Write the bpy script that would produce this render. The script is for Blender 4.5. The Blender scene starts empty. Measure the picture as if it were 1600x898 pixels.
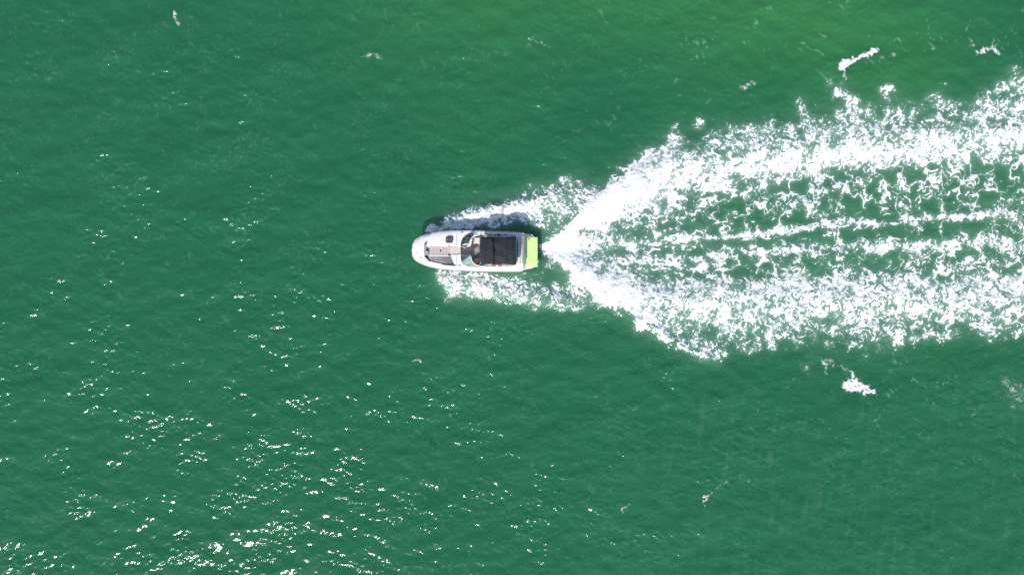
import bpy, bmesh, math, random
import numpy as np
from mathutils import Vector, geometry

# ------------------------------------------------------------------ camera, sky, sun, exposure
C = bpy.context.scene.collection
S = 0.0429                       # metres of water per photograph pixel (1600 wide)
H = 46.4                         # drone height above the water
scn = bpy.context.scene
cam = bpy.data.cameras.new('camera'); cam.sensor_width = 36.0
cam.lens = 18.0 * H / (800 * S); cam.clip_start = 0.5; cam.clip_end = 20000
cam_o = bpy.data.objects.new('camera', cam); C.objects.link(cam_o)
cam_o.location = (0, 0, H); cam_o.rotation_euler = (0, 0, 0)
scn.camera = cam_o

SUN_EL = math.radians(40)
SUN_AZ = Vector((-0.38, -0.925))          # horizontal direction towards the sun
world = bpy.data.worlds.new('World'); scn.world = world; world.use_nodes = True
wn = world.node_tree
bg = wn.nodes['Background']; bg.inputs['Strength'].default_value = 0.15
sky = wn.nodes.new('ShaderNodeTexSky'); sky.sky_type = 'NISHITA'; sky.sun_disc = False
sky.sun_elevation = SUN_EL; sky.sun_rotation = math.atan2(SUN_AZ.x, SUN_AZ.y)
wn.links.new(sky.outputs['Color'], bg.inputs['Color'])
sun = bpy.data.lights.new('sun', 'SUN'); sun.energy = 4.4; sun.angle = math.radians(0.53)
sun.color = (1.0, 0.945, 0.87)
sun_o = bpy.data.objects.new('sun', sun); C.objects.link(sun_o)
d = Vector((SUN_AZ.x * math.cos(SUN_EL), SUN_AZ.y * math.cos(SUN_EL), math.sin(SUN_EL)))
sun_o.rotation_euler = d.to_track_quat('Z', 'Y').to_euler(); sun_o.location = d * 100
vs = scn.view_settings
vs.view_transform = 'Standard'; vs.look = 'None'; vs.gamma = 1.0; vs.exposure = 0.1
vs.use_curve_mapping = False
scn.cycles.use_denoising = False
scn.cycles.max_bounces = 8; scn.cycles.transparent_max_bounces = 16
scn.cycles.caustics_reflective = False; scn.cycles.caustics_refractive = False

random.seed(4)

# ------------------------------------------------------------------ materials
def new_mat(name):
    m = bpy.data.materials.new(name); m.use_nodes = True
    return m, m.node_tree, m.node_tree.nodes['Principled BSDF']

def mat(name, col, rough=0.5, metal=0.0, vary=0.0, vscale=6.0, bump=0.0, bscale=40.0, spec=0.5):
    m, nt, b = new_mat(name)
    b.inputs['Base Color'].default_value = (*col, 1); b.inputs['Roughness'].default_value = rough
    b.inputs['Metallic'].default_value = metal; b.inputs['Specular IOR Level'].default_value = spec
    tc = nt.nodes.new('ShaderNodeTexCoord')
    if vary:
        n = nt.nodes.new('ShaderNodeTexNoise'); n.inputs['Scale'].default_value = vscale
        n.inputs['Detail'].default_value = 5
        nt.links.new(tc.outputs['Object'], n.inputs['Vector'])
        mx = nt.nodes.new('ShaderNodeMix'); mx.data_type = 'RGBA'
        mx.inputs[6].default_value = (*[c * (1 - vary) for c in col], 1)
        mx.inputs[7].default_value = (*[min(1, c * (1 + vary)) for c in col], 1)
        nt.links.new(n.outputs['Fac'], mx.inputs[0]); nt.links.new(mx.outputs[2], b.inputs['Base Color'])
    if bump:
        n2 = nt.nodes.new('ShaderNodeTexNoise'); n2.inputs['Scale'].default_value = bscale
        n2.inputs['Detail'].default_value = 4
        nt.links.new(tc.outputs['Object'], n2.inputs['Vector'])
        bp = nt.nodes.new('ShaderNodeBump'); bp.inputs['Strength'].default_value = bump
        bp.inputs['Distance'].default_value = 0.02
        nt.links.new(n2.outputs['Fac'], bp.inputs['Height']); nt.links.new(bp.outputs['Normal'], b.inputs['Normal'])
    return m

# water: green turbid sea. 'shoal' tints it where the bottom is shallower, 'aeration' where bubbles, scum, wind streaks and painted sky sheen pale it
def water_material():
    m, nt, b = new_mat('sea_water')
    N, Lk = nt.nodes, nt.links
    tc = N.new('ShaderNodeTexCoord')
    a1 = N.new('ShaderNodeAttribute'); a1.attribute_name = 'shoal'
    a2 = N.new('ShaderNodeAttribute'); a2.attribute_name = 'aeration_sheen'
    a3 = N.new('ShaderNodeAttribute'); a3.attribute_name = 'ruffle'
    nz = N.new('ShaderNodeTexNoise'); nz.inputs['Scale'].default_value = 0.16; nz.inputs['Detail'].default_value = 4
    Lk.new(tc.outputs['Object'], nz.inputs['Vector'])
    mx0 = N.new('ShaderNodeMix'); mx0.data_type = 'RGBA'
    mx0.inputs[6].default_value = (0.0135, 0.107, 0.049, 1); mx0.inputs[7].default_value = (0.0185, 0.126, 0.059, 1)
    Lk.new(nz.outputs['Fac'], mx0.inputs[0])
    mx1 = N.new('ShaderNodeMix'); mx1.data_type = 'RGBA'
    mx1.inputs[7].default_value = (0.045, 0.20, 0.052, 1)
    Lk.new(a1.outputs['Fac'], mx1.inputs[0]); Lk.new(mx0.outputs[2], mx1.inputs[6])
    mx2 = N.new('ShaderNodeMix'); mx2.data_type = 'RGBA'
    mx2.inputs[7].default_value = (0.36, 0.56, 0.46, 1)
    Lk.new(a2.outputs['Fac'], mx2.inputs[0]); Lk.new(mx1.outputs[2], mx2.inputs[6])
    nt.nodes.remove(b)
    geo = N.new('ShaderNodeNewGeometry'); flat = N.new('ShaderNodeMix'); flat.data_type = 'VECTOR'
    flat.inputs[0].default_value = 0.9; flat.inputs[4].default_value = (0, 0, 1); Lk.new(geo.outputs['Normal'], flat.inputs[5])
    df1 = N.new('ShaderNodeBsdfDiffuse'); Lk.new(mx2.outputs[2], df1.inputs['Color']); Lk.new(flat.outputs[1], df1.inputs['Normal'])
    df2 = N.new('ShaderNodeSubsurfaceScattering'); df2.falloff = 'BURLEY'; df2.inputs['Scale'].default_value = 1.0
    df2.inputs['Radius'].default_value = (0.6, 1.4, 1.1)
    Lk.new(mx2.outputs[2], df2.inputs['Color']); Lk.new(flat.outputs[1], df2.inputs['Normal'])
    df = N.new('ShaderNodeMixShader'); df.inputs[0].default_value = 0.7
    Lk.new(df1.outputs[0], df.inputs[1]); Lk.new(df2.outputs[0], df.inputs[2])
    gl = N.new('ShaderNodeBsdfGlossy'); gl.inputs['Roughness'].default_value = 0.10
    fr = N.new('ShaderNodeFresnel'); fr.inputs['IOR'].default_value = 1.33
    mixs = N.new('ShaderNodeMixShader'); Lk.new(fr.outputs[0], mixs.inputs[0]); Lk.new(df.outputs[0], mixs.inputs[1]); Lk.new(gl.outputs[0], mixs.inputs[2])
    Lk.new(mixs.outputs[0], N['Material Output'].inputs['Surface'])
    # ripples finer than the mesh
    mp = N.new('ShaderNodeMapping'); mp.inputs['Rotation'].default_value = (0, 0, math.radians(-32))
    mp.inputs['Scale'].default_value = (1.0, 1.9, 1.0)
    Lk.new(tc.outputs['Object'], mp.inputs['Vector'])
    n1 = N.new('ShaderNodeTexNoise'); n1.inputs['Scale'].default_value = 2.6; n1.inputs['Detail'].default_value = 6
    n1.inputs['Roughness'].default_value = 0.62; n1.inputs['Distortion'].default_value = 0.5
    Lk.new(mp.outputs['Vector'], n1.inputs['Vector'])
    ml = N.new('ShaderNodeMath'); ml.operation = 'MULTIPLY'
    Lk.new(n1.outputs['Fac'], ml.inputs[0]); Lk.new(a3.outputs['Fac'], ml.inputs[1])
    bp = N.new('ShaderNodeBump'); bp.inputs['Strength'].default_value = 1.0; bp.inputs['Distance'].default_value = 0.016
    Lk.new(ml.outputs[0], bp.inputs['Height']); Lk.new(bp.outputs['Normal'], gl.inputs['Normal']); Lk.new(bp.outputs['Normal'], fr.inputs['Normal'])
    return m

def foam_material(name, col=(0.93, 0.94, 0.94), lo=0.34, hi=1.02, grain=0.40):
    m, nt, b = new_mat(name)
    N, Lk = nt.nodes, nt.links
    out = N['Material Output']
    b.inputs['Base Color'].default_value = (*col, 1); b.inputs['Roughness'].default_value = 0.75
    b.inputs['Specular IOR Level'].default_value = 0.15
    at = N.new('ShaderNodeAttribute'); at.attribute_name = 'foam'
    tc = N.new('ShaderNodeTexCoord')
    nz = N.new('ShaderNodeTexNoise'); nz.inputs['Scale'].default_value = 8.0; nz.inputs['Detail'].default_value = 6
    nz.inputs['Roughness'].default_value = 0.7
    Lk.new(tc.outputs['Object'], nz.inputs['Vector'])
    bp = N.new('ShaderNodeBump'); bp.inputs['Strength'].default_value = 0.5; bp.inputs['Distance'].default_value = 0.03
    Lk.new(nz.outputs['Fac'], bp.inputs['Height']); Lk.new(bp.outputs['Normal'], b.inputs['Normal'])
    # bubbles thin out: coverage = foam thickness plus a little fine grain
    ad = N.new('ShaderNodeMath'); ad.operation = 'MULTIPLY_ADD'
    sb = N.new('ShaderNodeMath'); sb.operation = 'SUBTRACT'; sb.inputs[1].default_value = 0.5
    Lk.new(nz.outputs['Fac'], sb.inputs[0])
    Lk.new(sb.outputs[0], ad.inputs[0]); ad.inputs[1].default_value = grain; Lk.new(at.outputs['Fac'], ad.inputs[2])
    mr = N.new('ShaderNodeMapRange'); mr.interpolation_type = 'SMOOTHSTEP'
    mr.inputs['From Min'].default_value = lo; mr.inputs['From Max'].default_value = hi
    Lk.new(ad.outputs[0], mr.inputs['Value'])
    tr = N.new('ShaderNodeBsdfTransparent'); ms = N.new('ShaderNodeMixShader')
    Lk.new(mr.outputs['Result'], ms.inputs[0]); Lk.new(tr.outputs[0], ms.inputs[1]); Lk.new(b.outputs[0], ms.inputs[2])
    Lk.new(ms.outputs[0], out.inputs['Surface'])
    return m

def glass_material():
    m, nt, b = new_mat('tinted_glass')
    N, Lk = nt.nodes, nt.links
    tr = N.new('ShaderNodeBsdfTransparent'); tr.inputs[0].default_value = (0.72, 0.88, 0.85, 1)
    gl = N.new('ShaderNodeBsdfGlossy'); gl.inputs['Roughness'].default_value = 0.03
    fr = N.new('ShaderNodeFresnel'); fr.inputs['IOR'].default_value = 1.7
    ms = N.new('ShaderNodeMixShader')
    Lk.new(fr.outputs[0], ms.inputs[0]); Lk.new(tr.outputs[0], ms.inputs[1]); Lk.new(gl.outputs[0], ms.inputs[2])
    Lk.new(ms.outputs[0], N['Material Output'].inputs['Surface'])
    return m

WATER = water_material()
FOAM = foam_material('sea_foam'); CAPFOAM = foam_material('thin_foam', lo=0.04, hi=1.1, grain=0.3)
M = dict(
    gel=mat('white_gelcoat', (0.87, 0.84, 0.79), 0.22, vary=0.03, vscale=1.5),
    hullw=mat('white_hull', (0.78, 0.78, 0.76), 0.2, vary=0.03),
    rail=mat('grey_rubber', (0.16, 0.165, 0.17), 0.5),
    chrome=mat('stainless', (0.62, 0.63, 0.64), 0.2, 1.0),
    black=mat('black_plastic', (0.012, 0.012, 0.013), 0.4),
    canvas=mat('charcoal_canvas', (0.025, 0.027, 0.036), 0.85, vary=0.38, vscale=3.5, bump=0.35, bscale=35, spec=0.3),
    seam=mat('canvas_seam', (0.045, 0.045, 0.055), 0.8),
    carpet=mat('taupe_carpet', (0.40, 0.32, 0.32), 0.95, vary=0.2, vscale=25, bump=0.4, bscale=80, spec=0.1),
    pink=mat('pink_beige_mat', (0.56, 0.45, 0.42), 0.8, vary=0.12, vscale=14, bump=0.2, bscale=60, spec=0.2),
    peach=mat('peach_step', (0.70, 0.60, 0.52), 0.6, vary=0.05),
    lav=mat('grey_cushion', (0.30, 0.275, 0.30), 0.7, vary=0.12, vscale=10, bump=0.15),
    cream=mat('cream_vinyl', (0.66, 0.64, 0.60), 0.5, vary=0.08, vscale=5, bump=0.1, bscale=20),
    grey=mat('light_grey_moulding', (0.33, 0.34, 0.33), 0.5, vary=0.08),
    hatch=mat('smoked_acrylic', (0.075, 0.078, 0.07), 0.35, vary=0.25, vscale=10),
    hatchf=mat('hatch_trim', (0.045, 0.047, 0.045), 0.4),
    teal=mat('dark_teal_dash', (0.03, 0.075, 0.075), 0.35, vary=0.3, vscale=14),
    highlight=mat('pale_highlight', (0.55, 0.70, 0.70), 0.25),
    red=mat('coral_vinyl', (0.50, 0.20, 0.18), 0.6, vary=0.15),
    maroon=mat('brown_vinyl', (0.14, 0.07, 0.075), 0.6, vary=0.2),
    lime=mat('lime_foam_mat', (0.61, 0.84, 0.31), 0.6, vary=0.06, vscale=4, bump=0.12, bscale=30, spec=0.3),
    olive=mat('olive_shadow', (0.30, 0.36, 0.17), 0.6, vary=0.1),
    glass=glass_material(),
)

#BEGIN_FIELDS
# ------------------------------------------------------------------ numpy fields, measured in photograph pixels of the water plane
RNG = np.random.default_rng(11)
def grf(ny, nx, lmin, lmax, slope=1.0, aniso=1.0, ang=0.0, seed=None):
    """periodic random field whose wavelengths lie between lmin and lmax cells, zero mean, unit deviation"""
    r = np.random.default_rng(seed) if seed is not None else RNG
    fx = np.fft.rfftfreq(nx)[None, :]; fy = np.fft.fftfreq(ny)[:, None]
    ca, sa = math.cos(ang), math.sin(ang)
    a = fx * ca + fy * sa; b = (-fx * sa + fy * ca) * aniso
    k = np.sqrt(a * a + b * b) + 1e-9
    amp = k ** (-slope) * np.exp(-(k * lmin) ** 4 * 0.3) * np.exp(-(1 / (k * lmax)) ** 4 * 0.3)
    amp[0, 0] = 0
    ph = r.standard_normal((ny, nx // 2 + 1)) + 1j * r.standard_normal((ny, nx // 2 + 1))
    f = np.fft.irfft2(amp * ph, (ny, nx))
    return (f - f.mean()) / f.std()

def blur(f, sx, sy=None):
    sy = sx if sy is None else sy
    ny, nx = f.shape
    fx = np.fft.rfftfreq(nx)[None, :]; fy = np.fft.fftfreq(ny)[:, None]
    g = np.exp(-2 * math.pi ** 2 * ((fx * sx) ** 2 + (fy * sy) ** 2))
    return np.fft.irfft2(np.fft.rfft2(f) * g, (ny, nx))

def samp(f, x, y):
    ny, nx = f.shape
    x0 = np.floor(x).astype(np.int64); y0 = np.floor(y).astype(np.int64)
    tx = x - x0; ty = y - y0
    x0 %= nx; y0 %= ny; x1 = (x0 + 1) % nx; y1 = (y0 + 1) % ny
    return (f[y0, x0] * (1 - tx) + f[y0, x1] * tx) * (1 - ty) + (f[y1, x0] * (1 - tx) + f[y1, x1] * tx) * ty

def rank(f):
    o = np.argsort(f, axis=None); r = np.empty(f.size); r[o] = np.linspace(0, 1, f.size)
    return r.reshape(f.shape)

def sst(a, b, x):
    t = np.clip((x - a) / (b - a), 0, 1)
    return t * t * (3 - 2 * t)

def worley(x, y, cell, seed):
    """distance to the border between random cells (0 on the border), in cells, and a random number per cell"""
    r = np.random.default_rng(seed); n = 256
    jx = r.random((n, n)); jy = r.random((n, n)); rv = r.random((n, n))
    gx = x / cell; gy = y / cell
    ix = np.floor(gx).astype(int); iy = np.floor(gy).astype(int)
    f1 = np.full(x.shape, 9.0); f2 = np.full(x.shape, 9.0); cid = np.zeros(x.shape)
    for dy in (-1, 0, 1):
        for dx in (-1, 0, 1):
            cx = (ix + dx); cy = (iy + dy)
            px = cx + jx[cy % n, cx % n]; py = cy + jy[cy % n, cx % n]
            dd = np.hypot(gx - px, gy - py)
            m1 = dd < f1
            f2 = np.where(m1, f1, np.minimum(f2, dd))
            cid = np.where(m1, rv[cy % n, cx % n], cid); f1 = np.where(m1, dd, f1)
    return f2 - f1, cid

U0, U1, V0, V1 = 640, 1780, 50, 680
FNX, FNY = U1 - U0, V1 - V0
uu, vv = np.meshgrid(np.arange(U0, U1, dtype=float), np.arange(V0, V1, dtype=float))

def band(u, v, kn, prof, soft=5.0, prof2=None, u12=(0, 1)):
    """kn: (u, v_top, v_bottom); prof: (t, coverage) across the band; prof2 takes over between u12"""
    k = np.array(kn, float)
    vt = np.interp(u, k[:, 0], k[:, 1]); vb = np.interp(u, k[:, 0], k[:, 2])
    t = (v - vt) / np.maximum(vb - vt, 1)
    p = np.array(prof, float); dd = np.interp(t, p[:, 0], p[:, 1])
    if prof2 is not None:
        q = np.array(prof2, float); w = sst(u12[0], u12[1], u)
        dd = dd * (1 - w) + np.interp(t, q[:, 0], q[:, 1]) * w
    e = np.clip((v - vt) / soft + 0.5, 0, 1) * np.clip((vb - v) / soft + 0.5, 0, 1)
    e *= np.clip((u - k[0, 0]) / 6, 0, 1) * np.clip((k[-1, 0] - u) / 6, 0, 1)
    return dd * e

def line(u, v, kn, hw0, hw1, d0, d1):
    k = np.array(kn, float)
    vc = np.interp(u, k[:, 0], k[:, 1]); w = np.clip((u - k[0, 0]) / (k[-1, 0] - k[0, 0]), 0, 1)
    hw = hw0 + (hw1 - hw0) * w
    e = np.exp(-((v - vc) / hw) ** 2) * np.clip((u - k[0, 0]) / 10, 0, 1) * np.clip((k[-1, 0] - u) / 10, 0, 1)
    return (d0 + (d1 - d0) * w) * e

def blob(u, v, cu, cv, ru, rv, dd, ang=0.0):
    a = math.radians(ang); x = u - cu; y = v - cv
    p = x * math.cos(a) + y * math.sin(a); q = -x * math.sin(a) + y * math.cos(a)
    return dd * np.exp(-((p / ru) ** 2 + (q / rv) ** 2) ** 1.3)

def foam_fields():
    u, v = uu, vv
    # turbulence stirs every pattern: walk back along a swirling flow
    psi = grf(FNY, FNX, 16, 70, 1.6, seed=3) * 12 + grf(FNY, FNX, 7, 16, 1.6, seed=4) * 3.0
    vx = np.gradient(psi, axis=0); vy = -np.gradient(psi, axis=1)
    jj, ii = np.meshgrid(np.arange(FNX, dtype=float), np.arange(FNY, dtype=float))
    x, y = jj.copy(), ii.copy()
    for _ in range(6):
        ax = samp(vx, x, y); ay = samp(vy, x, y)
        x -= ax * 0.75; y -= ay * 0.75
    # ragged outlines
    wu = grf(FNY, FNX, 22, 80, 1.2, seed=5) * 4.5 + grf(FNY, FNX, 6, 20, 1.0, seed=6) * 2.2
    wv = grf(FNY, FNX, 22, 80, 1.2, seed=7) * 4.5 + grf(FNY, FNX, 6, 20, 1.0, seed=8) * 2.2
    far = 0.55 + 0.35 * np.exp(-((u - 980) / 70) ** 2) + 0.65 * sst(900, 1250, u)
    eu = u + wu * far; ev = v + wv * far
    cu, cv = u + wu * .45, v + wv * .45
    D = np.zeros_like(u)
    up = lambda d: np.maximum(D, d)
    # upper arm of the wake
    D = up(band(eu, ev, [(866, 374, 384), (890, 350, 382), (905, 322, 379), (940, 288, 368), (1010, 235, 348), (1045, 208, 334), (1080, 193, 322),
        (1150, 186, 306), (1230, 184, 297), (1320, 160, 287), (1400, 164, 280), (1500, 158, 272), (1600, 136, 262), (1800, 108, 240)],
        [(0, .985), (.7, .98), (.88, .78), (1, .5)], 5,
        [(0, .12), (.08, .38), (.2, .56), (.35, .66), (.48, .80), (.62, .93), (.76, .90), (.85, .52), (.93, .28), (1, .12)], (1030, 1110)))
    D *= 1 - blob(u, v, 1087, 212, 24, 15, .85, -10) - blob(u, v, 1075, 232, 14, 8, .6) - blob(u, v, 1120, 235, 30, 10, .3, 20)
    # lower arm
    D = up(band(eu, ev, [(855, 388, 396), (872, 392, 410), (900, 401, 446), (945, 422, 476), (985, 428, 496), (1010, 431, 518), (1060, 430, 541), (1100, 428, 556),
        (1130, 428, 560), (1145, 427, 546), (1200, 424, 550), (1250, 421, 540), (1300, 422, 540), (1340, 423, 552), (1400, 424, 541), (1450, 425, 531),
        (1500, 426, 526), (1600, 427, 527), (1800, 424, 530)],
        [(0, .8), (.2, .97), (1, .96)], 6,
        [(0, .2), (.1, .72), (.22, .93), (.4, .86), (.52, .74), (.72, .58), (.9, .42), (1, .15)], (985, 1075)))
    D = up(line(eu, ev, [(975, 487), (1010, 512), (1060, 537), (1100, 554), (1132, 566)], 9, 6, .98, .9))
    D *= 1 - blob(u, v, 1055, 498, 26, 12, .4, 25) - blob(u, v, 1095, 520, 26, 14, .35, 30) - blob(u, v, 1290, 500, 30, 12, .5)
    # jet behind the transom
    D = up(band(eu, ev, [(840, 381, 392), (850, 376, 396), (866, 371, 402), (885, 368, 412), (905, 366, 425), (940, 366, 432), (985, 370, 430)],
        [(0, .99), (1, .99)], 6, [(0, .92), (.3, .8), (.6, .85), (1, .98)], (895, 950)) * (1 - .55 * sst(900, 985, u)))
    # streaks along the middle
    D = up(line(cu, cv, [(880, 384), (1034, 377), (1167, 367), (1256, 354), (1345, 349), (1434, 343), (1600, 331), (1800, 322)], 5, 7, .86, .70))
    D = up(line(cu, cv, [(900, 396), (945, 407), (1034, 408), (1145, 395), (1220, 394), (1270, 389), (1345, 386), (1443, 386), (1497, 378), (1600, 381), (1800, 380)], 8, 15, .80, .62))
    # fine feathery wash just behind the jet, drawn out into a fan of streaks
    fa_ = (cv - 388) / np.maximum(u - 815, 20)
    fan = .45 + .85 * (.5 + .5 * np.sin(fa_ * 95 + 2.2 * np.sin(fa_ * 31 + 1))) ** 1.5
    D = up(band(eu, ev, [(868, 372, 410), (930, 350, 428), (1000, 336, 430), (1120, 318, 428)], [(0, .62), (.3, .46), (.6, .52), (1, .7)], 12) * (1 - .55 * sst(980, 1200, u)) * fan)
    Dl = D.copy()
    # lace between them, thicker towards the far end
    D = up(band(eu, ev, [(1180, 296, 428), (1400, 268, 430), (1600, 240, 430), (1800, 225, 430)], [(0, .30), (.5, .15), (.75, .25), (1, .32)], 14) * sst(1250, 1500, u))
    D = up(band(eu, ev, [(930, 350, 425), (1050, 325, 428), (1150, 302, 428), (1400, 268, 430), (1600, 240, 430), (1800, 225, 430)],
        [(0, .34), (.3, .2), (.5, .14), (.8, .12), (1, .3)], 14, [(0, .36), (.22, .22), (.42, .10), (.55, .05), (.75, .10), (1, .25)], (1000, 1200)))
    # waves thrown off the bow
    D = up(band(eu, ev, [(664, 359, 364), (676, 352, 364), (686, 346, 363), (696, 339, 362), (720, 329, 362), (757, 317, 354), (800, 315, 348), (826, 306, 347), (850, 300, 345)],
        [(0, .6), (.25, .93), (.7, .97), (1, .85)], 5))
    D = up(band(eu, ev, [(812, 303, 342), (826, 294, 342), (850, 288, 349), (880, 280, 349), (905, 276, 334), (932, 284, 300)],
        [(0, .3), (.2, .55), (.5, .76), (.75, .66), (1, .2)], 6))
    D = up(blob(eu, ev, 680, 356, 18, 6, .62, -25)); D = up(blob(eu, ev, 855, 352, 26, 9, .36, 10))
    D = up(band(eu, ev, [(680, 425, 432), (690, 420, 448), (700, 418, 462), (740, 420, 468), (780, 431, 471), (820, 437, 478), (860, 444, 484), (890, 440, 488), (915, 446, 482), (945, 462, 478)],
        [(0, .6), (.3, .93), (.65, .86), (.85, .62), (1, .3)], 6, [(0, .4), (.35, .8), (.6, .66), (1, .35)], (790, 870)))
    D = up(band(eu, ev, [(755, 424, 440), (850, 424, 446)], [(0, .25), (1, .35)], 4)); D = up(blob(eu, ev, 862, 408, 20, 12, .42))
    D = up(blob(eu, ev, 702, 466, 10, 10, .4))
    # spikes and stragglers
    def stroke(a, b, hw, d0, d1):
        ex, ey = b[0] - a[0], b[1] - a[1]
        t = np.clip(((cu - a[0]) * ex + (cv - a[1]) * ey) / (ex * ex + ey * ey), 0, 1)
        return (d0 + (d1 - d0) * t) * np.exp(-(np.hypot(cu - a[0] - t * ex, cv - a[1] - t * ey) / hw) ** 2)
    for a_, b_, hw_, d0_, d1_ in (((1296, 128), (1316, 150), 7, .40, .6), ((1316, 138), (1340, 182), 13, .5, .75), ((1376, 134), (1388, 146), 4, .35, .5), ((1386, 142), (1402, 176), 10, .5, .8),
            ((1562, 138), (1590, 128), 12, .5, .75), ((1590, 130), (1620, 150), 16, .7, .8), ((1462, 150), (1480, 172), 12, .5, .7), ((1545, 150), (1570, 175), 12, .5, .7), ((1250, 165), (1270, 190), 9, .45, .65)):
        D = up(stroke(a_, b_, hw_, d0_, d1_))
    D = up(blob(eu, ev, 1280, 556, 60, 12, .13, 12)); D = up(blob(eu, ev, 1600, 612, 34, 24, .22)); D = up(blob(eu, ev, 1700, 585, 70, 18, .16))
    # nothing inside the hull
    D *= 1 - ((u > 662) & (u < 838) & (np.abs(v - 392) < 24))
    # two families of pattern, each spread evenly over 0..1 so that D is the share that is covered
    fine = -np.abs(grf(FNY, FNX, 6, 20, 0.9, 1.35, math.radians(-35), seed=21))
    mid = grf(FNY, FNX, 12, 46, 1.3, seed=22); tiny = grf(FNY, FNX, 3.2, 7, 0.4, seed=23)
    hx, hy = x * .6 + jj * .4, y * .6 + ii * .4
    n1 = rank(samp(0.66 * fine + 0.26 * mid + 0.24 * tiny, hx, hy))
    curl = -np.abs(grf(FNY, FNX, 10, 34, 1.1, 1.2, math.radians(-30), seed=45)); c2_ = -np.abs(grf(FNY, FNX, 5, 14, 1.0, seed=46))
    n1c = rank(samp(.85 * curl + .30 * c2_ + .16 * mid, x, y) + .06 * tiny)
    coarse = sst(-.5, .9, grf(FNY, FNX, 30, 120, 1.0, seed=47) + 1.1 * (sst(1000, 1350, u) * 2 - 1))
    n1 = rank(n1 * (1 - coarse) + n1c * coarse)
    w1 = grf(FNY, FNX, 14, 40, 1.2, seed=25); w2 = grf(FNY, FNX, 14, 40, 1.2, seed=26)
    w3 = grf(FNY, FNX, 6, 12, 1.0, seed=27); w4 = grf(FNY, FNX, 6, 12, 1.0, seed=28)
    lx = jj + U0 + 4.2 * w1 + .8 * w3; ly = ii + 4.2 * w2 + .8 * w4
    e1, c1 = worley(lx, ly * .92, 30, 31); e2, c2 = worley(lx + 7, ly * 1.05, 15, 32); e3, c3 = worley(lx + 2.0 * w3, ly + 2 * w4, 7.5, 33)
    thick = np.clip(0.66 + 0.34 * grf(FNY, FNX, 18, 60, 1.0, seed=24), 0.22, 1.5)
    l1 = np.exp(-e1 / (0.16 * thick)); l2 = np.exp(-e2 / (0.20 * thick)) * (0.25 + .75 * (c1 > 0.55)); l3 = np.exp(-e3 / 0.25)
    n2 = rank(np.maximum(l1, 0.9 * l2) + 0.12 * l3 * (c2 > .45) + 0.02 * tiny + 0.08 * samp(mid, hx, hy))
    core_u = np.interp(u, [900, 1000, 1080, 1200, 1400, 1600, 1800], [360, 300, 262, 240, 222, 200, 185]); core_l = np.interp(u, [900, 1000, 1200, 1800], [420, 452, 458, 460])
    inner = sst(-6, 22, v - core_u) * sst(-6, 22, core_l - v)
    wl = 1 - sst(.45, .85, blur(D, 5)); wl *= sst(940, 1120, u); wl = np.maximum(wl, .35 * sst(1050, 1300, u)) * np.clip(.10 + .88 * inner + .6 * sst(.2, 1.2, grf(FNY, FNX, 25, 80, 1.0, seed=48)) * sst(1060, 1250, u), 0, 1) * (1 - .55 * sst(.25, .6, Dl) * inner)
    n = n1 * (1 - wl) + n2 * wl
    n = rank(n)
    # the coverage itself comes in patches
    D = np.where(D > .02, np.clip(D + .05 * grf(FNY, FNX, 30, 110, 1.0, seed=29) * (D < .9) - .02, 0, 1), D)
    D0 = D
    wd = (.14 + .08 * D) * (1 - .72 * wl)
    sh = .6 + .7 * wl
    a = sst(-wd * sh, wd * (2.2 - sh), n - (1 - D * (1 - .02 * wl))) * (D > .03)
    a = np.maximum(a, .95 * sst(.84, .95, D) * (1 - .45 * sst(930, 1060, u)))
    a = a * np.clip(.92 + .13 * grf(FNY, FNX, 9, 45, .8, seed=41) + .35 * sst(.93, .99, D) * (1 - sst(930, 1060, u)), .55, 1)
    soft = np.clip(D * 1.15 - .15, 0, 1)
    lump = samp(0.7 * mid + 0.5 * fine, x, y) + .25 * tiny
    return D, a, lump

FD, FA, FLUMP = foam_fields()
#END_FIELDS

# ------------------------------------------------------------------ objects: helpers
def setp(o, label=None, cat=None, group=None, kind=None):
    if label: o['label'] = label
    if cat: o['category'] = cat
    if group: o['group'] = group
    if kind: o['kind'] = kind
    return o

def mesh_np(name, co, faces, m, smooth=True, attrs=None):
    """one mesh object from numpy arrays of vertices and quads"""
    me = bpy.data.meshes.new(name)
    nf, k = faces.shape
    me.vertices.add(len(co)); me.vertices.foreach_set('co', co.astype(np.float32).ravel())
    me.loops.add(nf * k); me.loops.foreach_set('vertex_index', faces.astype(np.int32).ravel())
    me.polygons.add(nf); me.polygons.foreach_set('loop_start', np.arange(0, nf * k, k, dtype=np.int32))
    me.polygons.foreach_set('use_smooth', np.full(nf, smooth))
    me.update(calc_edges=True)
    for an, av in (attrs or {}).items():
        at = me.attributes.new(an, 'FLOAT', 'POINT'); at.data.foreach_set('value', av.astype(np.float32).ravel())
    me.materials.append(m)
    o = bpy.data.objects.new(name, me); C.objects.link(o)
    return o

def build(name, bm, m, parent=None, smooth=False, bevel=0.0, seg=2):
    if bevel:
        es = [e for e in bm.edges if len(e.link_faces) == 2 and e.calc_face_angle(0) > 0.5]
        bmesh.ops.bevel(bm, geom=es, offset=bevel, segments=seg, profile=0.5, affect='EDGES', clamp_overlap=True)
    bmesh.ops.recalc_face_normals(bm, faces=bm.faces)
    me = bpy.data.meshes.new(name); bm.to_mesh(me); bm.free()
    if smooth:
        me.shade_smooth()
    me.materials.append(m)
    o = bpy.data.objects.new(name, me); C.objects.link(o)
    if parent is not None: o.parent = parent
    return o

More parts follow.
